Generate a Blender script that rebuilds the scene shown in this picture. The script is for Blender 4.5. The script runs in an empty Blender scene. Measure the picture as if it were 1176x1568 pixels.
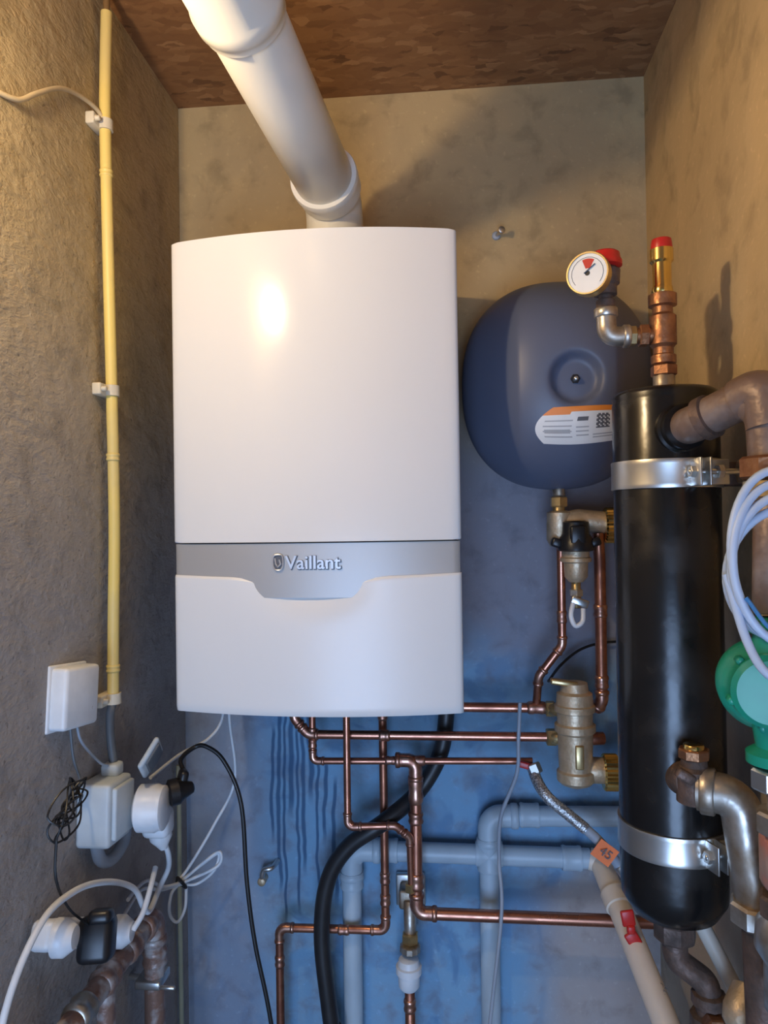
import bpy, bmesh, math, random
from mathutils import Matrix, Vector
random.seed(7)
V=Vector
scene=bpy.context.scene
COL=bpy.context.collection
# ------------------------------------------------------------------ materials
def mat(name,c1,c2=None,rough=.5,metal=0.,scale=20.,bump=0.,bscale=None,coat=0.,thr=(.35,.65),stretch=(1,1,1),r2=None,spec=.5):
    m=bpy.data.materials.new(name); m.use_nodes=True
    nt=m.node_tree; N=nt.nodes; Lk=nt.links
    b=N['Principled BSDF']
    b.inputs['Roughness'].default_value=rough; b.inputs['Metallic'].default_value=metal
    b.inputs['Coat Weight'].default_value=coat; b.inputs['Coat Roughness'].default_value=.06
    b.inputs['Specular IOR Level'].default_value=spec
    tc=N.new('ShaderNodeTexCoord'); mp=N.new('ShaderNodeMapping'); mp.inputs['Scale'].default_value=stretch
    Lk.new(tc.outputs['Object'],mp.inputs['Vector'])
    if c2 is None: c2=tuple(min(1,c*.9) for c in c1)
    n=N.new('ShaderNodeTexNoise'); n.inputs['Scale'].default_value=scale; n.inputs['Detail'].default_value=3
    Lk.new(mp.outputs[0],n.inputs['Vector'])
    r=N.new('ShaderNodeValToRGB'); e=r.color_ramp.elements
    e[0].position=thr[0]; e[1].position=thr[1]; e[0].color=(*c1,1); e[1].color=(*c2,1)
    Lk.new(n.outputs['Fac'],r.inputs['Fac']); Lk.new(r.outputs['Color'],b.inputs['Base Color'])
    if r2 is not None:
        mr=N.new('ShaderNodeMapRange'); mr.inputs['From Min'].default_value=thr[0]; mr.inputs['From Max'].default_value=thr[1]
        mr.inputs['To Min'].default_value=rough; mr.inputs['To Max'].default_value=r2
        Lk.new(n.outputs['Fac'],mr.inputs['Value']); Lk.new(mr.outputs[0],b.inputs['Roughness'])
    if bump>0:
        n2=N.new('ShaderNodeTexNoise'); n2.inputs['Scale'].default_value=bscale or scale*3; n2.inputs['Detail'].default_value=2
        Lk.new(mp.outputs[0],n2.inputs['Vector'])
        bp=N.new('ShaderNodeBump'); bp.inputs['Strength'].default_value=bump; bp.inputs['Distance'].default_value=.003
        Lk.new(n2.outputs['Fac'],bp.inputs['Height']); Lk.new(bp.outputs[0],b.inputs['Normal'])
    return m

def plaster(name,ca,cb,relief,kind):
    m=bpy.data.materials.new(name); m.use_nodes=True
    nt=m.node_tree; N=nt.nodes; Lk=nt.links; b=N['Principled BSDF']; b.inputs['Roughness'].default_value=.85; b.inputs['Specular IOR Level'].default_value=.15
    tc=N.new('ShaderNodeTexCoord'); O=tc.outputs['Object']
    def noise(s,d=3,dist=0.,vec=O,rg=.55):
        n=N.new('ShaderNodeTexNoise'); n.inputs['Scale'].default_value=s; n.inputs['Detail'].default_value=d; n.inputs['Distortion'].default_value=dist; n.inputs['Roughness'].default_value=rg
        Lk.new(vec,n.inputs['Vector']); return n.outputs['Fac']
    def math_(op,a,b_=None,clamp=False):
        n=N.new('ShaderNodeMath'); n.operation=op; n.use_clamp=clamp
        for i,v in enumerate((a,b_)):
            if v is None: continue
            if isinstance(v,(int,float)): n.inputs[i].default_value=v
            else: Lk.new(v,n.inputs[i])
        return n.outputs[0]
    def rng(v,a,b_,c=0.,d=1.):
        n=N.new('ShaderNodeMapRange'); n.interpolation_type='SMOOTHSTEP'
        for i,x in zip((1,2,3,4),(a,b_,c,d)): n.inputs[i].default_value=x
        Lk.new(v,n.inputs[0]); return n.outputs[0]
    def mix(f,a,b_):
        n=N.new('ShaderNodeMix'); n.data_type='RGBA'
        Lk.new(f,n.inputs[0])
        for i,v in ((6,a),(7,b_)):
            if isinstance(v,tuple): n.inputs[i].default_value=(*v,1)
            else: Lk.new(v,n.inputs[i])
        return n.outputs[2]
    big=noise(4,4,.4); med=noise(18,5,.3); fine=noise(90,3)
    col=mix(rng(big,.35,.65),ca,cb)
    sep=N.new('ShaderNodeSeparateXYZ'); Lk.new(O,sep.inputs[0]); X,Y,Z=sep.outputs
    zz=math_('ADD',Z,math_('MULTIPLY',math_('SUBTRACT',big,.5),.45))
    if kind=='back':
        h=math_('ADD',math_('MULTIPLY',big,1.6),math_('MULTIPLY',med,.55))
        # cool shade painted in as grey; lower, old blue-grey paint mixed with cool-light tint
        col=mix(rng(zz,1.84,1.55,0,.9),col,(.27,.27,.33))
        low=rng(zz,1.40,1.12,0,.95)
        gx=math_('MULTIPLY',rng(X,.0,.10,.35,1),rng(med,.74,.40,.5,1))
        low=math_('MULTIPLY',low,gx); col=mix(low,col,(.20,.38,.56))
        # damp darker blotches in the blue zone
        bl=math_('MULTIPLY',rng(noise(7.5,4,.8),.50,.60,0,.6),low); col=mix(bl,col,(.10,.20,.36))
        bare=math_('MULTIPLY',rng(X,.52,.64,0,.85),rng(zz,.90,.80)); col=mix(bare,col,(.42,.35,.31))
    elif kind=='left':
        mp=N.new('ShaderNodeMapping'); mp.inputs['Scale'].default_value=(1,1.0,2.2); mp.inputs['Rotation'].default_value=(.35,0,0); Lk.new(O,mp.inputs[0])
        h=math_('ADD',math_('MULTIPLY',big,1.0),math_('MULTIPLY',noise(22,6,.3,mp.outputs[0],.66),.85))
        h=math_('ADD',h,math_('MULTIPLY',fine,.22))
        col=mix(rng(zz,1.95,1.35,0,.9),col,(.35,.34,.35))  # cool light on the lower wall put into the colour as grey
    else:
        h=math_('ADD',math_('MULTIPLY',big,1.2),math_('MULTIPLY',med,.4))
        col=mix(rng(zz,1.6,1.2,0,.6),col,(.40,.37,.35))
    def scaled(c,k):
        n=N.new('ShaderNodeMix'); n.data_type='RGBA'; n.blend_type='MULTIPLY'; n.inputs[0].default_value=1; Lk.new(c,n.inputs[6]); n.inputs[7].default_value=(k,k,k,1); return n.outputs[2]
    col=mix(rng(med,.48,.74,0,.65),col,scaled(col,.62))
    col=mix(rng(fine,.58,.74,0,.5),col,scaled(col,1.3))
    if kind=='left': col=mix(rng(noise(140,2),.66,.72,0,.6),col,scaled(col,.45))
    if kind=='back':
        wob=math_('MULTIPLY',math_('SUBTRACT',noise(9,2),.5),.024)
        xw=math_('ADD',X,wob); tot=None
        for (xi,w,z0,z1) in ((.070,.003,.90,1.12),(.082,.0036,.80,1.16),(.093,.0026,.74,1.18),(.106,.0046,.95,1.17),(.118,.0026,.76,1.12),(.129,.0036,.84,1.18),(.143,.0042,.98,1.16),(.155,.0028,.80,1.10),(.170,.0036,.90,1.06),(.190,.0040,.78,1.02)):
            dx=math_('ABSOLUTE',math_('SUBTRACT',xw,xi)); l=math_('MULTIPLY',rng(dx,w*1.5,w*.5),math_('MULTIPLY',rng(Z,z0-.02,z0+.03),rng(Z,z1+.01,z1-.02)))
            tot=l if tot is None else math_('MAXIMUM',tot,l)
        col=mix(math_('MULTIPLY',tot,.8),col,(.035,.085,.18))
    bp=N.new('ShaderNodeBump'); bp.inputs['Strength'].default_value=relief; bp.inputs['Distance'].default_value=.012
    Lk.new(h,bp.inputs['Height']); Lk.new(bp.outputs[0],b.inputs['Normal']); Lk.new(col,b.inputs['Base Color'])
    return m

def osb():
    m=bpy.data.materials.new('osb_board'); m.use_nodes=True
    nt=m.node_tree; N=nt.nodes; Lk=nt.links; b=N['Principled BSDF']; b.inputs['Roughness'].default_value=.6
    tc=N.new('ShaderNodeTexCoord'); prev=None
    ds=N.new('ShaderNodeTexNoise'); ds.inputs['Scale'].default_value=40; ds.inputs['Detail'].default_value=3; Lk.new(tc.outputs['Object'],ds.inputs[0])
    sc_=N.new('ShaderNodeVectorMath'); sc_.operation='SCALE'; sc_.inputs['Scale'].default_value=.022; Lk.new(ds.outputs['Color'],sc_.inputs[0])
    ad=N.new('ShaderNodeVectorMath'); ad.operation='ADD'; Lk.new(tc.outputs['Object'],ad.inputs[0]); Lk.new(sc_.outputs[0],ad.inputs[1])
    for i,(rt,sc) in enumerate(((.3,(20,60,1)),(1.3,(26,85,1)),(2.3,(22,70,1)),(.8,(30,60,1)))):
        mp=N.new('ShaderNodeMapping'); mp.inputs['Rotation'].default_value=(0,0,rt); mp.inputs['Scale'].default_value=sc; mp.inputs['Location'].default_value=(i*3.1,i*1.7,0)
        Lk.new(ad.outputs[0],mp.inputs[0])
        vo=N.new('ShaderNodeTexVoronoi'); vo.inputs['Scale'].default_value=1; Lk.new(mp.outputs[0],vo.inputs['Vector'])
        sp=N.new('ShaderNodeSeparateColor'); Lk.new(vo.outputs['Color'],sp.inputs[0])
        rp=N.new('ShaderNodeValToRGB'); e=rp.color_ramp.elements
        e[0].color=(.12,.052,.022,1); e[1].color=(.38,.205,.09,1); x=e.new(.12); x.color=(.22,.10,.040,1); x=e.new(.8); x.color=(.29,.14,.055,1)
        Lk.new(sp.outputs[0],rp.inputs[0])
        if prev is None: prev=rp.outputs[0]
        else:
            mk=N.new('ShaderNodeMapRange'); mk.inputs[1].default_value=.3; mk.inputs[2].default_value=.9; Lk.new(sp.outputs[2],mk.inputs[0])
            mx=N.new('ShaderNodeMix'); mx.data_type='RGBA'; Lk.new(mk.outputs[0],mx.inputs[0]); Lk.new(prev,mx.inputs[6]); Lk.new(rp.outputs[0],mx.inputs[7]); prev=mx.outputs[2]
    Lk.new(prev,b.inputs['Base Color'])
    return m

M={}
M['boiler']=mat('white_enamel',(.73,.725,.715),(.72,.715,.705),rough=.14,scale=3,spec=.42)
M['flap']=mat('white_enamel_flap',(.73,.725,.715),(.72,.715,.705),rough=.30,scale=3,spec=.4)
M['silver']=mat('silver_trim',(.46,.45,.44),(.44,.43,.42),rough=.42,metal=.35,scale=4)
M['logo']=mat('logo_chrome',(.62,.62,.64),(.55,.55,.57),rough=.3,metal=.5)
M['logo_dark']=mat('logo_dark',(.10,.10,.11),rough=.4)
M['case']=mat('case_grey',(.55,.55,.55),rough=.35)
M['pvc']=mat('white_flue_plastic',(.76,.73,.66),(.72,.69,.61),rough=.3,scale=5)
M['yellow']=mat('yellowed_conduit',(.74,.56,.16),(.66,.51,.19),rough=.45,scale=9,bump=.15)
M['beigecab']=mat('painted_over_cable',(.58,.47,.30),rough=.6)
M['browncable']=mat('brown_cable',(.20,.11,.04),rough=.5)
M['clip']=mat('ivory_clip',(.60,.54,.42),rough=.5)
M['white']=mat('white_plastic',(.76,.78,.80),(.68,.70,.72),rough=.38,scale=30)
M['greyplug']=mat('pale_grey_plastic',(.56,.62,.65),(.48,.54,.58),rough=.45,scale=24)
M['black']=mat('black_plastic',(.012,.012,.014),rough=.35)
M['rubber']=mat('black_rubber_hose',(.014,.014,.016),(.02,.02,.022),rough=.42,scale=30)
M['blackcab']=mat('black_cable',(.012,.012,.013),rough=.4)
M['greycab']=mat('grey_cable',(.34,.38,.44),rough=.5)
M['darkcab']=mat('dark_grey_conduit',(.12,.13,.14),rough=.5)
M['whitecab']=mat('white_cable',(.72,.75,.78),rough=.45)
M['vessel']=mat('vessel_blue_grey',(.105,.125,.185),(.095,.112,.168),rough=.43,scale=5,spec=.45)
M['lab_w']=mat('label_white',(.80,.79,.76),rough=.5); M['lab_o']=mat('label_orange',(.85,.26,.03),rough=.5); M['lab_g']=mat('label_print',(.12,.12,.13),rough=.6); M['lab_l']=mat('label_grey',(.42,.42,.42),rough=.6)
M['copper']=mat('copper_pipe',(.60,.27,.18),(.34,.14,.09),rough=.26,metal=.95,scale=24,r2=.42,thr=(.4,.72))
M['copper2']=mat('aged_copper',(.48,.20,.12),(.28,.11,.07),rough=.34,metal=.9,scale=40,r2=.5)
M['solder']=mat('solder_copper',(.66,.38,.28),(.36,.16,.11),rough=.28,metal=.95,scale=80,r2=.45)
M['brass']=mat('brass',(.64,.48,.24),(.50,.36,.17),rough=.3,metal=.9,scale=40,r2=.45)
M['brassb']=mat('bright_brass',(.85,.62,.22),(.74,.50,.17),rough=.2,metal=1,scale=30)
M['bronze']=mat('cast_bronze',(.62,.49,.34),(.48,.37,.24),rough=.42,metal=.6,scale=60,bump=.25,r2=.55)
M['redbrass']=mat('tarnished_red_brass',(.40,.19,.09),(.25,.11,.055),rough=.36,metal=.8,scale=60,bump=.2,r2=.5)
M['steel']=mat('worn_steel',(.60,.56,.50),(.32,.25,.18),rough=.3,metal=.85,scale=35,r2=.5,bump=.1)
M['zinc']=mat('zinc_plated_steel',(.70,.69,.66),(.58,.57,.54),rough=.28,metal=.95,scale=12,r2=.4)
M['rust']=mat('rusty_iron',(.16,.10,.075),(.085,.058,.045),rough=.5,metal=.35,scale=45,bump=.5,r2=.75)
M['rustpipe']=mat('rusty_painted_pipe',(.18,.115,.085),(.28,.22,.19),rough=.42,metal=.2,scale=28,bump=.4,thr=(.45,.72))
M['tank']=mat('black_tank_paint',(.008,.0075,.0075),(.020,.016,.013),rough=.22,scale=16,bump=.1,r2=.42,thr=(.5,.75))
M['greypipe']=mat('grey_pvc_pipe',(.46,.56,.63),(.40,.49,.56),rough=.4,scale=16)
M['beige']=mat('beige_pipe',(.76,.66,.55),(.70,.60,.48),rough=.45,scale=14,bump=.1)
M['red']=mat('red_plastic',(.55,.02,.015),rough=.35)
M['orange']=mat('orange_tag',(.88,.20,.04),rough=.55)
M['green']=mat('green_pump_paint',(.01,.30,.19),(.012,.25,.17),rough=.32,scale=20,bump=.1)
M['bluecab']=mat('pale_blue_cable',(.46,.56,.72),rough=.4)
M['bluecab2']=mat('blue_cable',(.05,.20,.45),rough=.4)
M['greenyel']=mat('green_yellow_wire',(.40,.40,.28),rough=.5)
M['pink']=mat('weathered_pink_paint',(.46,.18,.14),(.34,.25,.22),rough=.6,scale=40,bump=.4)
M['glass']=mat('gauge_face',(.86,.85,.80),rough=.25)
M['braid']=mat('steel_braid',(.74,.74,.74),(.28,.28,.28),rough=.3,metal=.8,scale=380,bump=.5,bscale=420,thr=(.42,.58))
M['floor']=mat('concrete_floor',(.22,.21,.20),(.16,.15,.14),rough=.8,scale=6,bump=.3)

# ------------------------------------------------------------------ geometry helpers
def group(name,loc):
    e=bpy.data.objects.new(name,None); e.location=loc; e.empty_display_size=.05; COL.objects.link(e); return e
def finish(name,bm,m,parent=None,smooth=True,ang=38,mats=None):
    bmesh.ops.recalc_face_normals(bm,faces=bm.faces)
    if smooth:
        a=math.radians(ang)
        for f in bm.faces: f.smooth=True
        for e in bm.edges:
            if len(e.link_faces)==2 and e.calc_face_angle(0)>a: e.smooth=False
    me=bpy.data.meshes.new(name); bm.to_mesh(me); bm.free()
    for x in (mats or [m]): me.materials.append(x)
    o=bpy.data.objects.new(name,me); COL.objects.link(o)
    if parent:
        o.parent=parent; o.matrix_parent_inverse=Matrix.Translation(-V(parent.location))
    return o
def fillet(pts,r,n=8):
    pts=[V(p) for p in pts]; out=[pts[0]]
    for i in range(1,len(pts)-1):
        a,b,c=pts[i-1],pts[i],pts[i+1]; d1=(a-b); d2=(c-b); l1,l2=d1.length,d2.length; d1/=l1; d2/=l2
        rr=r[i-1] if isinstance(r,(list,tuple)) else r
        ang=math.pi-d1.angle(d2)
        if ang<.02: out.append(b); continue
        d=min(rr*math.tan(ang/2),.49*l1,.49*l2)
        p0,p2=b+d1*d,b+d2*d
        for k in range(n+1):
            t=k/n; w=math.cos(ang/2); den=(1-t)**2+2*w*t*(1-t)+t*t
            out.append((p0*(1-t)**2+b*2*w*t*(1-t)+p2*t*t)/den)
    out.append(pts[-1]); return out
def smooth(pts,n=10):
    pts=[V(p) for p in pts]; P=[pts[0]*2-pts[1]]+pts+[pts[-1]*2-pts[-2]]; out=[]
    for i in range(1,len(P)-2):
        a,b,c,d=P[i-1:i+3]
        for k in range(n):
            t=k/n; out.append(.5*((2*b)+(c-a)*t+(2*a-5*b+4*c-d)*t*t+(3*b-a-3*c+d)*t**3))
    out.append(pts[-1]); return out
def sweep_bm(bm,pts,r,sides=20,cap=True):
    pts=[V(p) for p in pts]; n=len(pts)
    rs=r if isinstance(r,(list,tuple)) else [r]*n
    T=[]
    for i in range(n):
        t=(pts[min(i+1,n-1)]-pts[max(i-1,0)])
        if t.length<1e-9: t=T[-1] if T else V((0,0,1))
        T.append(t.normalized())
    ref=V((0,0,1)) if abs(T[0].z)<.9 else V((1,0,0)); nrm=T[0].cross(ref).normalized(); rings=[]
    for i in range(n):
        if i>0: nrm=T[i-1].rotation_difference(T[i])@nrm; nrm=(nrm-T[i]*nrm.dot(T[i])).normalized()
        bi=T[i].cross(nrm)
        rings.append([bm.verts.new(pts[i]+(nrm*math.cos(2*math.pi*k/sides)+bi*math.sin(2*math.pi*k/sides))*rs[i]) for k in range(sides)])
    for i in range(n-1):
        for k in range(sides):
            bm.faces.new((rings[i][k],rings[i][(k+1)%sides],rings[i+1][(k+1)%sides],rings[i+1][k]))
    if cap:
        bm.faces.new(rings[0][::-1]); bm.faces.new(rings[-1])
def tube(name,pts,r,m,parent=None,sides=20,cap=True):
    bm=bmesh.new(); sweep_bm(bm,pts,r,sides,cap); return finish(name,bm,m,parent)
def lathe_bm(bm,p0,axis,prof,sides=32,phase=0.):
    p0=V(p0); ax=V(axis).normalized(); ref=V((0,0,1)) if abs(ax.z)<.9 else V((1,0,0))
    a=ax.cross(ref).normalized(); b=ax.cross(a); rings=[]
    for d,r in prof:
        if r<1e-6: rings.append([bm.verts.new(p0+ax*d)])
        else: rings.append([bm.verts.new(p0+ax*d+(a*math.cos(phase+2*math.pi*k/sides)+b*math.sin(phase+2*math.pi*k/sides))*r) for k in range(sides)])
    for i in range(len(rings)-1):
        A,B=rings[i],rings[i+1]
        for k in range(sides):
            k2=(k+1)%sides
            if len(A)==1 and len(B)==1: continue
            if len(A)==1: bm.faces.new((A[0],B[k2],B[k]))
            elif len(B)==1: bm.faces.new((A[k],A[k2],B[0]))
            else: bm.faces.new((A[k],A[k2],B[k2],B[k]))
    if len(rings[0])>1: bm.faces.new(rings[0][::-1])
    if len(rings[-1])>1: bm.faces.new(rings[-1])
def lathe(name,p0,axis,prof,m,parent=None,sides=32,phase=0.,ang=38):
    bm=bmesh.new(); lathe_bm(bm,p0,axis,prof,sides,phase); return finish(name,bm,m,parent,ang=ang)
def cyl(name,p0,p1,r,m,parent=None,sides=32,b=.0012,r2=None):
    p0,p1=V(p0),V(p1); L=(p1-p0).length; r2=r if r2 is None else r2; b=min(b,L*.3,r*.4)
    return lathe(name,p0,p1-p0,[(0,r-b),(b,r),(L-b,r2),(L,r2-b)],m,parent,sides,ang=50)
def nut(name,c,axis,r,L,m,parent=None,sides=6,phase=0.):
    ax=V(axis).normalized(); c=V(c); b=L*.12
    return lathe(name,c-ax*L/2,ax,[(0,r*.9),(b,r),(L-b,r),(L,r*.9)],m,parent,sides,phase,ang=20)
def knurl(name,c,axis,r,L,m,parent=None,teeth=28):
    ax=V(axis).normalized(); c=V(c)-ax*L/2; ref=V((0,0,1)) if abs(ax.z)<.9 else V((1,0,0)); a=ax.cross(ref).normalized(); b=ax.cross(a)
    bm=bmesh.new(); n=teeth*2; rings=[]
    for d,s in ((0,.9),(L*.1,1),(L*.9,1),(L,.9)):
        rings.append([bm.verts.new(c+ax*d+(a*math.cos(2*math.pi*k/n)+b*math.sin(2*math.pi*k/n))*r*s*(1 if k%2 else .94)) for k in range(n)])
    for i in range(3):
        for k in range(n): bm.faces.new((rings[i][k],rings[i][(k+1)%n],rings[i+1][(k+1)%n],rings[i+1][k]))
    bm.faces.new(rings[0][::-1]); bm.faces.new(rings[-1]); return finish(name,bm,m,parent,ang=15)
def box(name,c,s,m,parent=None,bev=.002,rot=None,seg=2):
    bm=bmesh.new(); bmesh.ops.create_cube(bm,size=1)
    for v in bm.verts: v.co=V((v.co.x*s[0],v.co.y*s[1],v.co.z*s[2]))
    if bev>0: bmesh.ops.bevel(bm,geom=bm.edges[:],offset=bev,segments=seg,profile=.5,affect='EDGES')
    R=rot.to_matrix() if hasattr(rot,'to_matrix') else (Matrix.Identity(3) if rot is None else rot)
    for v in bm.verts: v.co=R@v.co+V(c)
    return finish(name,bm,m,parent,ang=50)
from mathutils import Euler
def E(x,y,z): return Euler((math.radians(x),math.radians(y),math.radians(z)))
def collar(name,c,axis,r,L,m,parent):
    ax=V(axis).normalized(); c=V(c)-ax*L/2
    lathe(name,c,ax,[(0,r*.98),(L*.08,r*1.16),(L*.25,r*1.24),(L*.4,r*1.12),(L*.6,r*1.12),(L*.75,r*1.24),(L*.92,r*1.16),(L,r*.98)],m,parent,sides=24,ang=60)
def run(name,pts,r,m,parent,bend=None,fm=None,col=True,thick=1.13):
    pts=[V(p) for p in pts]; bend=bend or r*2.2; fm=fm or m
    tube(name,fillet(pts,bend),r,m,parent,sides=22)
    if not col: return
    for i in range(1,len(pts)-1):
        a,b,c=pts[i-1],pts[i],pts[i+1]; d1=(a-b).normalized(); d2=(c-b).normalized(); ang=math.pi-d1.angle(d2)
        if ang<.3: continue
        d=min(bend*math.tan(ang/2)+r*.9,.49*(a-b).length if i>1 else 9,.49*(c-b).length if i<len(pts)-2 else 9)
        tube(name+'_elbow_%d'%i,fillet([b+d1*d,b,b+d2*d],bend),r*thick,fm,parent,sides=22)
        for j,dd in enumerate((d1,d2)):
            ctr=b+dd*d; L=r*.9
            lathe(name+'_bead_%d_%d'%(i,j),ctr-dd*L/2,dd,[(0,r*1.08),(L*.15,r*1.26),(L*.5,r*1.3),(L*.85,r*1.26),(L,r*1.02)],fm,parent,sides=22,ang=60)

# ------------------------------------------------------------------ room
XL,XR,ZC=-.105,.799,2.346
def slab(name,c,s,m): return box(name,c,s,m,None,bev=0)
slab('wall_back',((XL+XR)/2,.04,ZC/2),(XR-XL+.16,.08,ZC),plaster('plaster_back',(.50,.365,.185),(.41,.30,.16),.4,'back'))
slab('wall_left',(XL-.04,-1.35,ZC/2),(.08,2.7,ZC),plaster('plaster_left',(.50,.39,.225),(.41,.325,.20),.55,'left'))
slab('wall_right',(XR+.04,-1.35,ZC/2),(.08,2.7,ZC),plaster('plaster_right',(.60,.44,.235),(.52,.385,.21),.35,'right'))
slab('ceiling',((XL+XR)/2,-1.35,ZC+.01),(XR-XL+.16,2.86,.02),osb())
slab('floor',((XL+XR)/2,-1.35,-.02),(XR-XL+.16,2.86,.04),M['floor'])
slab('wall_front',((XL+XR)/2,-2.74,2.19),(XR-XL+.16,.08,.31),mat('plaster_front',(.45,.38,.28),rough=.85,scale=8))

# ------------------------------------------------------------------ boiler
g=group('wall_hung_gas_boiler',(.22,-.17,1.23))
def fy(x):
    u=(x-.22)/.22; return -.32-.03*(1-u*u)
def prof(off=0.,inset=0.):
    xs=[.005+i*(.43/56) for i in range(57)]
    P=[(0,-.296),(0,-.3150),(.0012,-.3185)]+[(x,fy(x)) for x in xs]+[(.4388,-.3185),(.44,-.3150),(.44,-.296)]
    return [(min(max(x,inset),.44-inset),y+(off if y<-.3 else 0)) for x,y in P]
def prism(name,P,z0,z1,m,bev=.0025):
    bm=bmesh.new(); a=[bm.verts.new((x,y,z0)) for x,y in P]; b=[bm.verts.new((x,y,z1)) for x,y in P]; n=len(P)
    for i in range(n): bm.faces.new((a[i],a[(i+1)%n],b[(i+1)%n],b[i]))
    ft=bm.faces.new(b); fb=bm.faces.new(a[::-1])
    if bev: bmesh.ops.bevel(bm,geom=list(ft.edges)+list(fb.edges),offset=bev,segments=3,profile=.5,affect='EDGES')
    return finish(name,bm,m,g,ang=35)
prism('front_cover_upper',prof(),1.4875,1.95,M['boiler'])
prism('trim_band',prof(.0035,.002),1.405,1.4855,M['silver'],0)
bm=bmesh.new(); P=prof(); rows=44; grid=[]
def dip(x):
    d=abs(x-.213)/.122
    return (1-d*d)**1.9 if d<1 else 0.
for j in range(rows+1):
    r_=[]
    for (x,y) in P:
        w=dip(x); u=(x-.22)/.22; zt=1.4385-.0040*(1-u*u)-.0140*w; z0=1.23; t=j/rows; t=1-(1-t)**1.6; z=z0+(zt-z0)*t; s=zt-z
        yy=y
        if y<-.3:
            yy+= .0022*math.exp(-(s/.002)**2)+.0030*math.exp(-((z-z0)/.004)**2)
            yy+= .011*w*math.exp(-(s/.032)**2)
        r_.append(bm.verts.new((x,yy,z)))
    grid.append(r_)
top=[bm.verts.new((v.co.x,v.co.y+.01 if v.co.y<-.3 else v.co.y,v.co.z-.0005)) for v in grid[-1]]
bot=[bm.verts.new((v.co.x,v.co.y+.012 if v.co.y<-.3 else v.co.y,v.co.z)) for v in grid[0]]
grid=[bot]+grid+[top]
for j in range(len(grid)-1):
    for i in range(len(P)-1): bm.faces.new((grid[j][i],grid[j][i+1],grid[j+1][i+1],grid[j+1][i]))
bm.faces.new(bot)
finish('front_flap_lower',bm,M['flap'],g,ang=45)
box('casing',(.22,-.152,1.59),(.432,.292,.712),M['case'],g,.004)
box('bottom_tray',(.22,-.15,1.229),(.41,.26,.012),M['black'],g,.002)
def text(name,body,loc,size,m,parent,rot,ext=.0006,off=.0004):
    c=bpy.data.curves.new(name,'FONT'); c.body=body; c.size=size; c.extrude=ext; c.offset=off; c.materials.append(m)
    o=bpy.data.objects.new(name,c); COL.objects.link(o); o.location=loc; o.rotation_euler=rot
    o.parent=parent; o.matrix_parent_inverse=Matrix.Translation(-V(parent.location)); return o
text('logo_lettering_shadow_edge','Vaillant',(.1812,-.3470,1.4472),.0280,M['logo_dark'],g,(math.pi/2,0,0),.0003,.0011)  # dark copy behind the letters paints in their dark edge and shadow
text('logo_lettering','Vaillant',(.1806,-.3482,1.4479),.0280,M['logo'],g,(math.pi/2,0,0),.0006,.0003)
def ring_pts(cx,cz,w,h,y,n=28):
    out=[]
    for k in range(n):
        a=2*math.pi*k/n; c,s=math.cos(a),math.sin(a)
        sx=math.copysign(abs(c)**.55,c); sz=math.copysign(abs(s)**.6,s)
        taper=1 if sz>-0.3 else 1-.35*(abs(sz)-.3)
        out.append(V((cx+w*sx*taper,y,cz+h*sz)))
    return out+[out[0]]
bm=bmesh.new(); rp_=ring_pts(.1695,1.4575,.0090,.0125,-.3466); bm.faces.new([bm.verts.new(p) for p in rp_[:-1]]); finish('logo_shield_ground',bm,M['logo_dark'],g,smooth=False)
tube('logo_shield',ring_pts(.1695,1.4575,.0078,.0115,-.3476),.0012,M['logo'],g,sides=8,cap=False)
tube('logo_hare',[(.165,-.3476,1.464),(.1665,-.3476,1.455),(.1695,-.3476,1.451),(.1735,-.3476,1.455),(.1715,-.3476,1.462)],.0016,M['logo'],g,sides=8)
lathe('flue_collar',(.234,-.17,1.945),(0,0,1),[(0,.062),(.012,.062),(.014,.056),(.03,.054),(.032,.05)],M['pvc'],g,48)
for i,x in enumerate((.135,.168,.234,.293,.40)):
    cyl('connection_stub_%d'%i,(x,-.10,1.235),(x,-.10,1.212),.012,M['brass'],g)

# ------------------------------------------------------------------ flue
g=group('flue_pipe',(.23,-.3,2.07))
RP=.0475
tube('riser_and_elbow',fillet([(.234,-.17,1.965),(.234,-.17,2.0655),(.2315,-.245,2.0672)],.052,14),.0485,M['pvc'],g,48)
d=V((.197-.231,-.35,.033)).normalized(); p=V((.231,-.25,2.068))
lathe('elbow_socket',p-d*.035,d,[(0,.0485),(.004,.053),(.030,.053),(.032,.0555),(.042,.0555),(.045,.0545),(.045,.049)],M['pvc'],g,56)
cyl('straight_pipe',p-d*.02,p+d*.42,RP,M['pvc'],g,64)
q=p+d*.345
lathe('next_socket',q,d,[(0,.0482),(.003,.0515),(.012,.0515),(.016,.0545),(.032,.0545),(.036,.0515),(.62,.0515)],M['pvc'],g,64)

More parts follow.
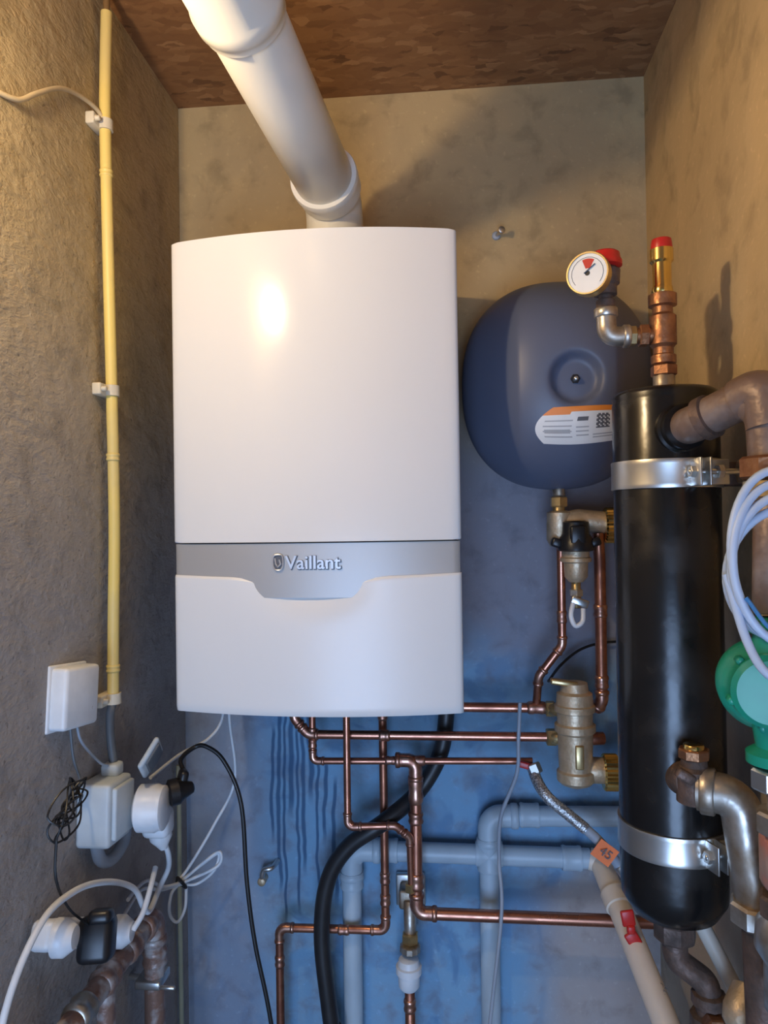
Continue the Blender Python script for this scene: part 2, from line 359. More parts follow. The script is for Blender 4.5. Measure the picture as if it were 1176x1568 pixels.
# ------------------------------------------------------------------ expansion vessel
g=group('expansion_vessel',(.612,-.12,1.745))
CXv,CZv,HX,HZ=.611,1.746,.1635,.1795
YE=-.115
def out_r(a):
    c,s=math.cos(a),math.sin(a); n=2.35
    k=(abs(c)**n+abs(s)**n)**(-1/n); return c*k,s*k
def vy(u,v,front=True):
    n=2.35; s=(abs(u)**n+abs(v)**n)**(1/n); s=min(s,1)
    D=.140 if front else .095
    h=D*(1-s**2.6)**.62
    if front:
        uu=abs(u+.0)-(.46-.05*v*v)
        if uu>0: h-=.085*uu*(1-s**6)
        du=((u-.075)*HX)/.0445; dv=((v+.06)*HZ)/.0445; q_=du*du+dv*dv
        h-=.018*(1/(1+math.exp((math.sqrt(q_)-.84)*17)))
    return YE-h if front else min(YE+h,-.012)
bm=bmesh.new(); NA,NR=144,72
for fr in (True,False):
    prev=None
    for i in range(NR+1):
        s=math.sin(i/NR*math.pi/2)
        if i==0: ring=[bm.verts.new((CXv,vy(0,0,fr),CZv))]
        else:
            ring=[]
            for k in range(NA):
                a=2*math.pi*k/NA; x,z=out_r(a); u,v=x*s,z*s
                ring.append(bm.verts.new((CXv+HX*u,vy(u,v,fr),CZv+HZ*v)))
        if prev is not None:
            for k in range(NA):
                k2=(k+1)%NA
                if len(prev)==1: bm.faces.new((prev[0],ring[k],ring[k2]))
                else: bm.faces.new((prev[k],ring[k],ring[k2],prev[k2]))
        prev=ring
bmesh.ops.remove_doubles(bm,verts=bm.verts,dist=1e-5)
finish('shell',bm,M['vessel'],g,ang=60)
cx,cz=CXv+.075*HX,CZv-.06*HZ
yd=vy(.075,-.06)
cyl('recess_bolt',(cx,yd+.002,cz),(cx,yd-.012,cz),.0035,M['zinc'],g); nut('recess_nut',(cx,yd-.003,cz),(0,1,0),.0075,.004,M['black'],g)
bm=bmesh.new(); NU,NV=60,28; U0,U1,Z0,Z1=.560,.694,1.637,1.689
vs={}
for i in range(NU+1):
    for j in range(NV+1):
        t=j/NV
        ins=.020*abs(t-.42)**2*4
        x0=U0+ins; x1=U1-.3*ins; x=x0+(x1-x0)*i/NU; tx=(x-U0)/(U1-U0)
        z=Z0+(Z1-Z0)*t+.004*tx-.0055*math.sin(math.pi*tx)*(1-t)
        y=vy((x-CXv)/HX,(z-CZv)/HZ)-.0008
        vs[i,j]=bm.verts.new((x,y,z))
for i in range(NU):
    for j in range(NV):
        f=bm.faces.new((vs[i,j],vs[i+1,j],vs[i+1,j+1],vs[i,j+1])); t=(j+.5)/NV; s=(i+.5)/NU; mi=0
        if t>.86 or (t>.78 and s<.35): mi=1
        elif .6<t<.7 and .46<s<.6: mi=2
        elif .12<t<.72 and .08<s<.42 and j%4==1 : mi=3
        elif .2<t<.55 and .46<s<.62 and j%3==0: mi=3
        elif .40<t<.78 and .70<s<.86 and (i*7+j*5+i*j)%3!=0: mi=2
        elif .10<t<.30 and .66<s<.94 and j%2==0: mi=3
        elif .3<t<.38 and .1<s<.4: mi=3
        f.material_index=mi
finish('rating_label',bm,None,g,mats=[M['lab_w'],M['lab_o'],M['lab_g'],M['lab_l']])
cyl('bottom_nipple',(.612,-.115,1.575),(.612,-.115,1.555),.011,M['steel'],g)

# ------------------------------------------------------------------ vessel service valve
g=group('vessel_service_valve',(.625,-.11,1.49))
nut('union_nut',(.612,-.113,1.545),(0,0,1),.0155,.018,M['brass'],g)
cyl('neck',(.612,-.113,1.54),(.612,-.113,1.50),.011,M['brass'],g)
lathe('valve_body',(.612,-.113,1.530),(0,0,-1),[(0,.014),(.004,.021),(.05,.022),(.062,.016),(.062,.012)],M['bronze'],g)
tube('cross_arm',fillet([(.612,-.113,1.507),(.645,-.113,1.513),(.69,-.113,1.508)],.02),.019,M['bronze'],g)
knurl('end_cap_nut',(.700,-.113,1.503),(1,0,0),.031,.024,M['brassb'],g)
lathe('black_cap',(.636,-.137,1.512),(0,0,-1),[(0,.016),(.003,.022),(.022,.023),(.030,.028),(.046,.031),(.050,.031),(.052,.026)],M['black'],g,14)
box('cap_clip_left',(.603,-.14,1.475),(.018,.02,.016),M['black'],g,.004,E(0,20,0)); box('cap_clip_right',(.668,-.14,1.475),(.018,.02,.014),M['black'],g,.004,E(0,-20,0))
box('cap_grip',(.636,-.160,1.488),(.026,.010,.032),M['black'],g,.004)
lathe('lower_cup',(.637,-.128,1.462),(0,0,-1),[(0,.023),(.012,.023),(.014,.026),(.020,.026),(.022,.0205),(.046,.0195),(.055,.012)],M['bronze'],g)
cyl('drain_stub',(.637,-.125,1.41),(.637,-.125,1.362),.008,M['brass'],g)
nut('drain_nut',(.637,-.125,1.388),(0,0,1),.012,.012,M['zinc'],g)
box('drain_lever',(.640,-.142,1.374),(.030,.006,.013),M['zinc'],g,.002,E(0,20,0))
tube('cap_strap',smooth([(.630,-.14,1.375),(.624,-.15,1.352),(.631,-.15,1.335),(.643,-.148,1.342),(.646,-.14,1.362)]),.0042,M['white'],g,10)
g=group('vessel_copper_piping',(.63,-.11,1.3))
run('supply_pipe',[(.614,-.113,1.47),(.614,-.11,1.295),(.573,-.105,1.240),(.571,-.085,1.19)],.0072,M['copper'],g,bend=.022,fm=M['solder'])
run('return_pipe',[(.678,-.113,1.490),(.680,-.112,1.44),(.680,-.11,1.20),(.672,-.10,1.182)],.0098,M['copper2'],g,bend=.016,fm=M['solder'])
for i,z in enumerate((1.345,1.355,1.232)): collar('joint_%d'%i,(.614 if i==0 else .680,-.11,z),(0,0,1),.0073 if i==0 else .0099,.024,M['solder'],g)

# ------------------------------------------------------------------ dirt filter
g=group('magnetic_dirt_filter',(.63,-.12,1.15))
lathe('filter_body',(.631,-.125,1.236),(0,0,-1),[(0,.012),(.002,.022),(.016,.024),(.020,.030),(.038,.031),(.040,.034),(.050,.034),(.052,.030),(.070,.030),(.073,.0345),(.084,.0345),(.088,.030),(.150,.028),(.153,.032),(.168,.032),(.174,.026),(.180,.012)],M['bronze'],g,40)
box('top_lever',(.612,-.135,1.236),(.046,.016,.010),M['brass'],g,.003,E(0,8,0))
box('cast_plate',(.633,-.156,1.115),(.014,.006,.040),M['brass'],g,.002)
cyl('port_upper',(.65,-.115,1.135),(.682,-.11,1.135),.011,M['copper2'],g)
cyl('port_lower',(.65,-.12,1.083),(.69,-.12,1.083),.022,M['bronze'],g)
knurl('port_nut',(.690,-.12,1.080),(1,0,0),.031,.026,M['brassb'],g)
cyl('port_tail',(.70,-.12,1.080),(.74,-.12,1.080),.016,M['brass'],g)
nut('inlet_nut_a',(.594,-.09,1.180),(1,0,0),.014,.016,M['brass'],g); nut('inlet_nut_b',(.594,-.1,1.133),(1,0,0),.015,.018,M['brass'],g)
cyl('inlet_a',(.59,-.09,1.18),(.62,-.11,1.18),.011,M['brass'],g); cyl('inlet_b',(.59,-.1,1.133),(.62,-.11,1.133),.012,M['brass'],g)

# ------------------------------------------------------------------ copper pipes under boiler
g=group('copper_heating_pipes',(.35,-.09,1.1))
C1,CF=M['copper'],M['solder']
run('flow_pipe_top',[(.40,-.08,1.24),(.40,-.08,1.179),(.590,-.085,1.180)],.0088,C1,g,bend=.018,fm=CF)
collar('tee_top',(.571,-.085,1.180),(1,0,0),.0095,.034,CF,g)
run('flow_pipe_middle',[(.135,-.095,1.225),(.135,-.095,1.160),(.160,-.095,1.131),(.590,-.1,1.133)],.0082,C1,g,bend=.018,fm=CF)
run('flow_pipe_low',[(.168,-.095,1.225),(.168,-.095,1.083),(.561,-.095,1.089)],.0062,C1,g,bend=.013,fm=CF)
for i,(x,z) in enumerate(((.168,1.115),(.168,1.095))): collar('low_joint_%d'%i,(x,-.095,z+.02),(0,0,1),.0065,.018,CF,g)
run('gas_drop',[(.234,-.115,1.225),(.233,-.115,.974),(.318,-.115,.978),(.343,-.108,.955),(.344,-.10,.87)],.0064,C1,g,bend=.016,fm=CF)
collar('drop_joint',(.234,-.115,1.185),(0,0,1),.0066,.022,CF,g)
run('cold_water_drop',[(.293,-.062,1.225),(.293,-.062,.764),(.094,-.062,.762),(.094,-.062,.30)],.0076,M['copper2'],g,bend=.018,fm=CF)
for i,z in enumerate((1.16,.86,.82)): collar('cold_joint_%d'%i,(.293,-.062,z),(0,0,1),.0078,.022,CF,g)
collar('cold_joint_h',(.215,-.062,.762),(1,0,0),.0078,.022,CF,g); collar('cold_joint_v',(.094,-.062,.70),(0,0,1),.0078,.022,CF,g)
run('main_drop',[(.335,-.095,1.087),(.3545,-.095,1.087),(.3525,-.095,.815),(.785,-.095,.813)],.0108,C1,g,bend=.022,fm=CF)
collar('main_tee',(.354,-.095,1.035),(0,0,1),.0112,.05,CF,g); collar('main_joint_a',(.3535,-.095,.985),(0,0,1),.0112,.022,CF,g)
collar('main_joint_b',(.3528,-.095,.872),(0,0,1),.0112,.03,CF,g); nut('branch_nut',(.343,-.098,.862),(0,0,1),.011,.016,M['brass'],g)
collar('tee_low',(.3545,-.095,1.087),(1,0,0),.008,.035,CF,g)
collar('cross_joint_1',(.30,-.1,1.132),(1,0,0),.0084,.02,CF,g); collar('cross_joint_2',(.31,-.095,1.086),(1,0,0),.0064,.02,CF,g)

g=group('black_drain_hose',(.25,-.08,.9))
tube('hose',smooth([(.412,-.055,1.235),(.410,-.055,1.156),(.397,-.056,1.085),(.357,-.060,1.019),(.296,-.092,.975),(.229,-.092,.927),(.190,-.088,.860),(.178,-.085,.758),(.190,-.085,.63),(.205,-.085,.50),(.215,-.085,.25)],12),.0148,M['rubber'],g,24)
lathe('hose_cuff',(.196,-.085,.60),(.1,0,-1),[(0,.0155),(.004,.0175),(.03,.0175),(.034,.0155)],M['rubber'],g)

# ------------------------------------------------------------------ grey plastic pipes
g=group('grey_waste_pipes',(.45,-.045,.9))
GP=M['greypipe']
YG=-.030
run('pipe_left',[(.226,YG,.20),(.227,YG,.896),(.668,YG,.891)],.0180,GP,g,bend=.032,fm=GP)
run('pipe_right',[(.483,YG,.20),(.485,YG,.965),(.775,YG,.970)],.0180,GP,g,bend=.032,fm=GP)
for i,(c,a,L) in enumerate((((.485,YG,.895),(1,0,0),.05),((.485,YG,.895),(0,0,1),.06),((.300,YG,.896),(1,0,0),.03),((.227,YG,.84),(0,0,1),.03),((.56,YG,.968),(1,0,0),.035),((.635,YG,.891),(1,0,0),.035))):
    ax=V(a); lathe('coupling_%d'%i,V(c)-ax*L/2,ax,[(0,.018),(0,.0215),(.004,.0225),(.008,.0212),(L-.008,.0212),(L-.004,.0225),(L,.0215),(L,.018)],GP,g,ang=60)
g=group('beige_plastic_pipe',(.7,-.2,.83))
tube('pipe',fillet([(.668,-.030,.891),(.686,-.034,.888),(.702,-.15,.846),(.738,-.38,.742),(.738,-.42,.5)],.03),.0195,M['beige'],g,28)
d=V((.038,-.23,-.104)).normalized()
lathe('coupling',V((.6955,-.10,.866)),d,[(0,.020),(.002,.0235),(.03,.0235),(.032,.020)],M['beige'],g)
text('pipe_print','C E',(.7235,-.262,.805),.014,M['lab_g'],g,(math.radians(60),0,math.radians(-70)),.0001,0)

g=group('red_wing_valve',(.705,-.18,.845))
cyl('stem',(.703,-.170,.852),(.700,-.205,.862),.005,M['red'],g)
for s in (1,-1):
    box('wing_%d'%(1 if s>0 else 2),(.700-.004*s,-.205,.860+s*.017),(.021,.006,.026),M['red'],g,.0028,E(0,-20+10*s,0))
box('hub',(.700,-.206,.860),(.013,.010,.014),M['red'],g,.003)

g=group('braided_flex_hose',(.63,-.14,1.02))
nut('end_nut_top',(.562,-.115,1.082),(.4,-.3,-1),.0125,.018,M['zinc'],g)
pb=smooth([(.558,-.10,1.092),(.564,-.125,1.068),(.580,-.145,1.045),(.613,-.15,1.018),(.661,-.155,.978),(.700,-.155,.93)],12)
tube('braid',pb[4:44],.0098,M['braid'],g,20); tube('tail',pb[42:],.0085,M['greycab'],g,20)
box('lever',(.553,-.115,1.086),(.038,.008,.011),M['red'],g,.002,E(0,15,0))
cyl('end_fitting',(.694,-.155,.94),(.712,-.155,.915),.0115,M['zinc'],g)
g=group('orange_hang_tag',(.668,-.17,.965))
box('tag',(.668,-.172,.965),(.034,.0008,.032),M['orange'],g,0,E(0,35,-8))
text('tag_number','45',(.657,-.1755,.966),.021,M['lab_g'],g,(math.pi/2,math.radians(35),0),.0001,0)

g=group('wall_drain_valve',(.337,-.05,.74))
box('wall_plate',(.337,-.008,.815),(.056,.014,.060),M['zinc'],g,.003)
box('valve_block',(.337,-.034,.815),(.040,.04,.036),M['steel'],g,.005)
cyl('spout',(.337,-.05,.815),(.338,-.060,.745),.0115,M['steel'],g)
nut('gland_nut',(.338,-.062,.752),(0,0,1),.016,.018,M['brass'],g); knurl('knob',(.338,-.070,.738),(0,0,1),.019,.012,M['steel'],g,12)
lathe('white_cap',(.335,-.07,.722),(0,0,-1),[(0,.012),(.004,.018),(.014,.020),(.016,.0235),(.028,.0235),(.030,.020),(.052,.019),(.058,.014)],M['white'],g)
cyl('copper_tail',(.336,-.07,.67),(.337,-.07,.2),.0092,M['copper2'],g); collar('tail_joint',(.336,-.07,.635),(0,0,1),.0095,.024,CF,g)

g=group('thin_grey_cable',(.51,-.125,.95))
tube('cable',smooth([(.538,-.13,1.20),(.534,-.135,1.14),(.530,-.135,1.08),(.503,-.12,1.0),(.499,-.11,.92),(.501,-.12,.831),(.478,-.12,.641),(.46,-.12,.45),(.46,-.12,.2)]),.0034,M['greycab'],g,10)
g=group('thin_black_cable',(.66,-.05,1.26))
tube('cable',smooth([(.588,-.12,1.235),(.62,-.05,1.25),(.66,-.03,1.275),(.71,-.015,1.285),(.78,-.01,1.285)]),.0025,M['blackcab'],g,8)

# ------------------------------------------------------------------ black hydraulic separator tank
g=group('hydraulic_separator_tank',(.70,-.45,1.35))
TX,TY,TR=.6995,-.45,.0645
lathe('tank_shell',(TX,TY,1.676),(0,0,-1),[(0,.02),(.0005,.058),(.004,.0632),(.007,TR),(.012,.0632),(.016,TR),(.62,TR),(.636,.0635),(.655,.052),(.662,.03),(.663,.012)],M['tank'],g,72,ang=55)
for i,z in enumerate((1.569,1.118)):
    bm=bmesh.new(); n=72; rr=TR+.0022; rings=[]
    for zz,ro in ((z-.0175,TR),(z-.0175,rr),(z-.0165,rr+.0004),(z-.012,rr),(z+.012,rr),(z+.0165,rr+.0004),(z+.0175,rr),(z+.0175,TR)):
        rings.append([bm.verts.new((TX+ro*math.cos(2*math.pi*k/n),TY+ro*math.sin(2*math.pi*k/n),zz)) for k in range(n)])
    for a in range(len(rings)-1):
        for k in range(n): bm.faces.new((rings[a][k],rings[a][(k+1)%n],rings[a+1][(k+1)%n],rings[a+1][k]))
    finish('strap_%d'%i,bm,M['zinc'],g)
    a=math.radians(-80 if i==0 else -72); rad=V((math.cos(a),math.sin(a),0)); tan=V((-math.sin(a),math.cos(a),0)); base=V((TX,TY,z))+rad*(TR+.010)
    R_=Matrix.Rotation(a,3,'Z')
    box('lug_a_%d'%i,base,(.030,.0025,.033),M['zinc'],g,.0008,R_); box('lug_b_%d'%i,base+tan*.012,(.030,.0025,.033),M['zinc'],g,.0008,R_)
    box('lug_pad_%d'%i,base+tan*.030-rad*.006,(.003,.030,.030),M['zinc'],g,.0008,R_)
    cyl('bolt_%d'%i,base-tan*.008,base+tan*(.075 if i==0 else .04),.0035,M['zinc'],g,12); nut('bolt_nut_%d'%i,base-tan*.004,tan,.0075,.006,M['zinc'],g)
    nut('bracket_nut_%d'%i,base+tan*.03,tan,.0085,.008,M['steel'],g)
    if i==0: nut('stud_nut',base+tan*.066-rad*.004,tan,.016,.016,M['steel'],g)
    box('wall_bracket_%d'%i,(.782,TY,z),(.034,.03,.03),M['rust'],g,.003)
cyl('top_nipple',(TX,TY,1.672),(TX,TY,1.70),.0135,M['steel'],g)
# ------------------------------------------------------------------ safety group
g=group('boiler_safety_group',(.67,-.45,1.78))
nut('base_nut',(TX,TY,1.703),(0,0,1),.0165,.014,M['redbrass'],g)
lathe('tee_body',(TX,TY,1.71),(0,0,1),[(0,.012),(.002,.0155),(.012,.0155),(.014,.0125),(.022,.0125),(.026,.0165),(.062,.0165),(.066,.0125),(.074,.0125),(.076,.0175),(.09,.0175),(.092,.013)],M['redbrass'],g)
lathe('relief_valve',(TX,TY,1.80),(0,0,1),[(0,.012),(.004,.0135),(.010,.0125),(.012,.0118),(.040,.0118),(.043,.0145),(.058,.0145),(.060,.012)],M['brassb'],g)
lathe('relief_cap',(TX,TY,1.855),(0,0,1),[(0,.0125),(.003,.0135),(.012,.0128),(.016,.012),(.017,.004),(.017,0)],M['red'],g,24)
tube('side_arm',[(TX,TY,1.749),(.650,TY,1.749)],.0098,M['redbrass'],g)
nut('arm_nut_a',(.675,TY,1.749),(1,0,0),.0145,.012,M['redbrass'],g); nut('arm_nut_b',(.661,TY,1.749),(1,0,0),.013,.010,M['brass'],g)
tube('steel_elbow',fillet([(.655,TY,1.749),(.6295,TY,1.749),(.6285,TY,1.785)],.017),.0125,M['steel'],g)
cyl('elbow_rim',(.658,TY,1.749),(.649,TY,1.749),.0148,M['steel'],g); cyl('elbow_rim_top',(.6285,TY,1.774),(.6285,TY,1.786),.0148,M['steel'],g)
lathe('gauge_stem',(.6285,TY,1.784),(0,0,1),[(0,.012),(.012,.012),(.013,.009),(.018,.009),(.019,.0145),(.030,.0145),(.033,.018),(.050,.019),(.053,.015),(.058,.012)],M['rust'],g,24)
lathe('vent_cap',(.6285,TY,1.838),(0,0,1),[(0,.016),(.002,.0215),(.008,.0215),(.010,.020),(.018,.0185),(.020,.016),(.020,0)],M['red'],g,32)
ax=V((-.42,-.9,-.02)).normalized(); gc=V((.6045,-.474,1.822))
lathe('gauge_case',gc-ax*.006,ax,[(0,.020),(.002,.0268),(.016,.0272),(.018,.0262),(.018,.0245),(.0155,.0240)],M['brass'],g,48)
cyl('gauge_neck',gc+V((.028,.03,.008)),gc-ax*.004,.008,M['brass'],g)
lathe('gauge_dial',gc+ax*.009,ax,[(0,.0245),(.0012,.0245)],M['glass'],g,48)
sx=ax.cross(V((0,0,1))).normalized(); sz=sx.cross(ax).normalized()
if sx.x<0: sx=-sx
f0=gc+ax*.0105
def arc(nm,a0,a1,r0,r1,m):
    bm=bmesh.new(); n=14; A=[];B=[]
    for k in range(n+1):
        a=math.radians(a0+(a1-a0)*k/n); d_=sx*math.cos(a)+sz*math.sin(a); A.append(bm.verts.new(f0+d_*r0)); B.append(bm.verts.new(f0+d_*r1))
    for k in range(n): bm.faces.new((A[k],A[k+1],B[k+1],B[k]))
    finish(nm,bm,m,g,smooth=False)
arc('dial_red_zone',60,110,.006,.018,M['red']); arc('dial_hub',0,360,.0,.0032,M['black'])
arc('dial_scale',-40,220,.0195,.0202,M['lab_g'])
tube('dial_needle',[f0+ax*.0008-sx*.004,f0+ax*.0008+sx*.010+sz*.010],.0007,M['black'],g,6)

# ------------------------------------------------------------------ rusty header pipe on the right
g=group('rusty_steel_header_pipe',(.74,-.56,1.63))
lathe('tank_socket',(.700,-.495,1.622),(.12,-1,.03),[(0,.030),(.018,.0305),(.020,.0275),(.030,.027)],M['tank'],g,36)
tube('pipe',fillet([(.702,-.50,1.622),(.708,-.545,1.624),(.757,-.612,1.650),(.760,-.618,1.545)],[.03,.03]),.0215,M['rustpipe'],g,30)
lathe('elbow_band',(.712,-.552,1.626),(.60,-.75,.30),[(0,.0215),(.001,.0255),(.012,.0255),(.013,.0215)],M['rust'],g)
tube('elbow',fillet([(.740,-.589,1.641),(.757,-.612,1.650),(.760,-.618,1.608)],.03),.0245,M['rustpipe'],g,30)
nut('union_nut',(.760,-.620,1.566),(0,0,1),.0335,.024,M['redbrass'],g,8); lathe('union_ring',(.760,-.62,1.552),(0,0,-1),[(0,.029),(.016,.029),(.02,.022)],M['brass'],g)
cyl('down_pipe',(.760,-.62,1.55),(.752,-.63,1.415),.019,M['rustpipe'],g)
g=group('circulation_pump',(.745,-.64,1.345))
PC=V((.748,-.645,1.345))
lathe('pump_volute',PC+V((0,.035,0)),(-.25,-1,0),[(0,.02),(.003,.040),(.014,.046),(.030,.046),(.038,.040),(.044,.036),(.062,.036),(.068,.031),(.070,.0)],M['green'],g,48)
lathe('pump_inlet_flange',PC+V((0,0,.030)),(0,0,1),[(0,.024),(.022,.020),(.026,.030),(.036,.030),(.038,.022)],M['green'],g)
lathe('pump_outlet_flange',PC-V((0,0,.030)),(0,0,-1),[(0,.024),(.030,.020),(.036,.029),(.046,.029),(.048,.022)],M['green'],g)
for i in range(6):
    a=i*math.pi/3+.3; c=PC+V((.040*math.cos(a)-.006,.002,.040*math.sin(a))); cyl('bolt_%d'%i,c,c+V((-.003,-.016,0)),.0045,M['green'],g,6)
box('terminal_box',PC+V((.018,-.045,.052)),(.030,.05,.055),M['green'],g,.006)
nut('lower_union',PC-V((0,0,.092)),(0,0,1),.026,.022,M['zinc'],g,8)
g=group('coiled_pump_cable',(.75,-.67,1.47))
for i in range(4):
    a0=[];rx,rz=.052+.004*i,.082-.006*i
    for k in range(49):
        a=2*math.pi*k/48; a0.append(V((.738+.004*i+rx*math.cos(a)*.9,-.690+.006*i+.010*math.sin(a+i),1.478-.006*i+rz*math.sin(a))))
    tube('loop_%d'%i,a0,.0042,M['bluecab'],g,12,cap=False)
tube('lead',smooth([(.69,-.68,1.46),(.700,-.70,1.40),(.712,-.715,1.372),(.735,-.715,1.365)]),.0042,M['bluecab'],g,10)
tube('tail_blue',smooth([(.70,-.70,1.44),(.72,-.71,1.41),(.75,-.71,1.40),(.785,-.70,1.41)]),.002,M['bluecab2'],g,8)

# ------------------------------------------------------------------ lower fittings at tank
g=group('steel_elbow_return_pipe',(.71,-.53,1.18))
cyl('tank_stub',(.695,-.50,1.205),(.700,-.535,1.21),.021,M['rust'],g)
lathe('tee_body',(.701,-.535,1.185),(0,0,1),[(0,.014),(.003,.020),(.04,.020),(.044,.015),(.052,.014)],M['rust'],g)
nut('brass_plug',(.701,-.535,1.243),(0,0,1),.0175,.012,M['redbrass'],g,8); cyl('brass_plug_core',(.701,-.535,1.235),(.701,-.535,1.254),.0115,M['brassb'],g)
box('tee_lever',(.686,-.552,1.222),(.022,.010,.012),M['rust'],g,.003,E(0,30,0))
tube('steel_bend',fillet([(.703,-.54,1.203),(.742,-.558,1.203),(.754,-.58,1.075)],.048),.0225,M['steel'],g,30)
cyl('bend_rim',(.706,-.541,1.203),(.720,-.547,1.203),.0262,M['steel'],g)
nut('bend_union',(.7535,-.579,1.085),(0,0,1),.031,.024,M['steel'],g,8)
tube('down_leg',[(.754,-.58,1.09),(.758,-.582,.90)],.020,M['rust'],g)
g=group('rusty_valve_assembly',(.765,-.63,1.15))
cyl('valve_stem_pipe',(.752,-.655,1.24),(.752,-.655,1.20),.018,M['steel'],g)
box('valve_body',(.757,-.650,1.170),(.05,.05,.062),M['pink'],g,.010)
nut('valve_nut_top',(.752,-.652,1.212),(0,0,1),.028,.022,M['steel'],g,8); nut('valve_nut_low',(.754,-.65,1.128),(0,0,1),.028,.022,M['rust'],g,8)
lathe('valve_lower',(.754,-.65,1.118),(.0,.12,-1),[(0,.022),(.01,.030),(.035,.031),(.05,.022),(.10,.020)],M['steel'],g)
box('valve_flange',(.756,-.662,1.105),(.04,.02,.05),M['rust'],g,.006,E(0,25,0))
g=group('tank_drain_fittings',(.72,-.45,.95))
cyl('bottom_nipple',(TX,TY,1.02),(TX,TY,.995),.017,M['rust'],g)
nut('reducer',(TX,TY,.995),(0,0,1),.026,.026,M['rust'],g,8)
tube('drain_elbow',fillet([(TX,TY,.99),(TX,TY,.957),(.735,TY-.01,.935),(.738,TY-.01,.86)],.02),.0155,M['rust'],g)
lathe('drain_valve',(.7365,TY-.01,.925),(0,0,-1),[(0,.015),(.003,.021),(.016,.021),(.018,.016),(.028,.016),(.03,.023),(.05,.023),(.052,.015)],M['rust'],g,10)
nut('drain_brass_nut',(.7365,TY-.03,.895),(0,1,0),.014,.02,M['redbrass'],g)
cyl('drain_tail',(.738,TY-.01,.88),(.745,TY-.01,.60),.0165,M['rust'],g)
lathe('strainer_bowl',(.772,-.50,.955),(-.5,-.5,-.6),[(0,.012),(.004,.020),(.03,.022),(.045,.018),(.052,.010),(.053,0)],M['bronze'],g)
tube('bypass_pipe',[(.735,-.42,1.00),(.782,-.47,.90)],.010,M['beige'],g)

# ------------------------------------------------------------------ left wall: conduit
g=group('yellow_cable_conduit',(-.085,-.345,1.7))
X0=-.087
cp=smooth([(X0,-.344,2.300),(X0,-.350,2.20),(X0,-.352,2.115),(X0,-.346,1.898),(X0,-.340,1.72),(X0,-.336,1.52),(X0,-.343,1.362),(X0,-.346,1.262)],12)
tube('conduit',cp,.0086,M['yellow'],g,20)
tube('cable_above',[(X0,-.344,2.29),(X0,-.343,2.346)],.005,M['browncable'],g,12)
for i,z in enumerate((2.05,1.62,1.30)):
    collar('conduit_joint_%d'%i,(X0,-.350 if i==0 else (-.338 if i==1 else -.345),z),(0,0,1),.0083,.012,M['yellow'],g)
for i,(y,z) in enumerate(((-.352,2.122),(-.340,1.721),(-.345,1.255))):
    box('clip_base_%d'%i,(-.098,y-.008,z),(.014,.040,.018),M['clip'],g,.002)
    tube('clip_saddle_%d'%i,[(X0,y,z-.008),(X0,y,z+.008)],.0115,M['clip'],g,20)
    cyl('clip_screw_%d'%i,(-.096,y-.022,z),(-.084,y-.022,z),.004,M['clip'],g,12)
tube('grey_tail',smooth([(X0,-.346,1.25),(X0,-.356,1.235),(X0+.004,-.364,1.20),(X0+.01,-.364,1.15)]),.0062,M['darkcab'],g,14)
g=group('ceiling_light_cable',(-.098,-.45,2.1))
tube('cable',smooth([(-.106,-.60,2.034),(-.100,-.570,2.040),(-.098,-.550,2.050),(-.098,-.518,2.076),(-.098,-.461,2.116),(-.097,-.407,2.136),(-.092,-.365,2.138),(-.085,-.353,2.118)]),.0034,M['beigecab'],g,10)

g=group('wireless_receiver_box',(-.09,-.455,1.285))
R_=E(-6,0,-4)
box('housing',(-.089,-.455,1.284),(.026,.080,.082),M['white'],g,.006,R_,3); box('back_plate',(-.102,-.455,1.284),(.006,.086,.088),M['white'],g,.002,R_)
text('print','reader',(-.0745,-.436,1.262),.008,M['lab_l'],g,(math.pi/2,0,math.pi/2),.0001,0)
tube('lead',smooth([(-.095,-.457,1.242),(-.09,-.458,1.20),(-.08,-.457,1.165),(-.07,-.50,1.18),(-.065,-.52,1.16)]),.002,M['darkcab'],g,8)
tube('lead_white',smooth([(-.095,-.440,1.240),(-.09,-.435,1.215),(-.085,-.395,1.175),(-.08,-.38,1.165)]),.002,M['greycab'],g,8)

# sockets
g=group('outdoor_wall_socket',(-.08,-.39,1.10))
box('socket_housing',(-.080,-.392,1.106),(.050,.072,.088),M['greyplug'],g,.006,E(-4,0,0),3)
box('socket_rim',(-.053,-.390,1.107),(.008,.060,.072),M['greyplug'],g,.003,E(-4,0,0))
box('cable_gland',(-.079,-.368,1.156),(.026,.026,.020),M['greyplug'],g,.005)
box('open_lid',(-.030,-.345,1.166),(.008,.066,.050),M['greyplug'],g,.004,E(-35,25,0)); box('lid_rim',(-.025,-.345,1.166),(.006,.052,.034),M['darkcab'],g,.002,E(-35,25,0))
tube('flex_conduit',smooth([(-.085,-.41,1.07),(-.085,-.395,1.035),(-.083,-.365,1.022),(-.082,-.33,1.030),(-.085,-.31,1.05)]),.009,M['greycab'],g,16)
g=group('plug_in_timer',(-.02,-.335,1.085))
lathe('timer_body',(-.048,-.352,1.093),(1,.08,0),[(0,.028),(.004,.034),(.028,.035),(.034,.032),(.040,.032),(.043,.027),(.043,0)],M['white'],g,48)
box('timer_plug_block',(-.028,-.325,1.062),(.042,.038,.042),M['white'],g,.010,None,3)
g=group('black_power_plug',(-.01,-.30,1.11))
lathe('plug_head',(-.012,-.325,1.105),(.8,.5,.1),[(0,.015),(.003,.020),(.016,.020),(.022,.015),(.038,.0085),(.040,.005)],M['black'],g,20)
box('plug_grip',(.002,-.305,1.115),(.014,.024,.040),M['black'],g,.005,E(0,15,30))
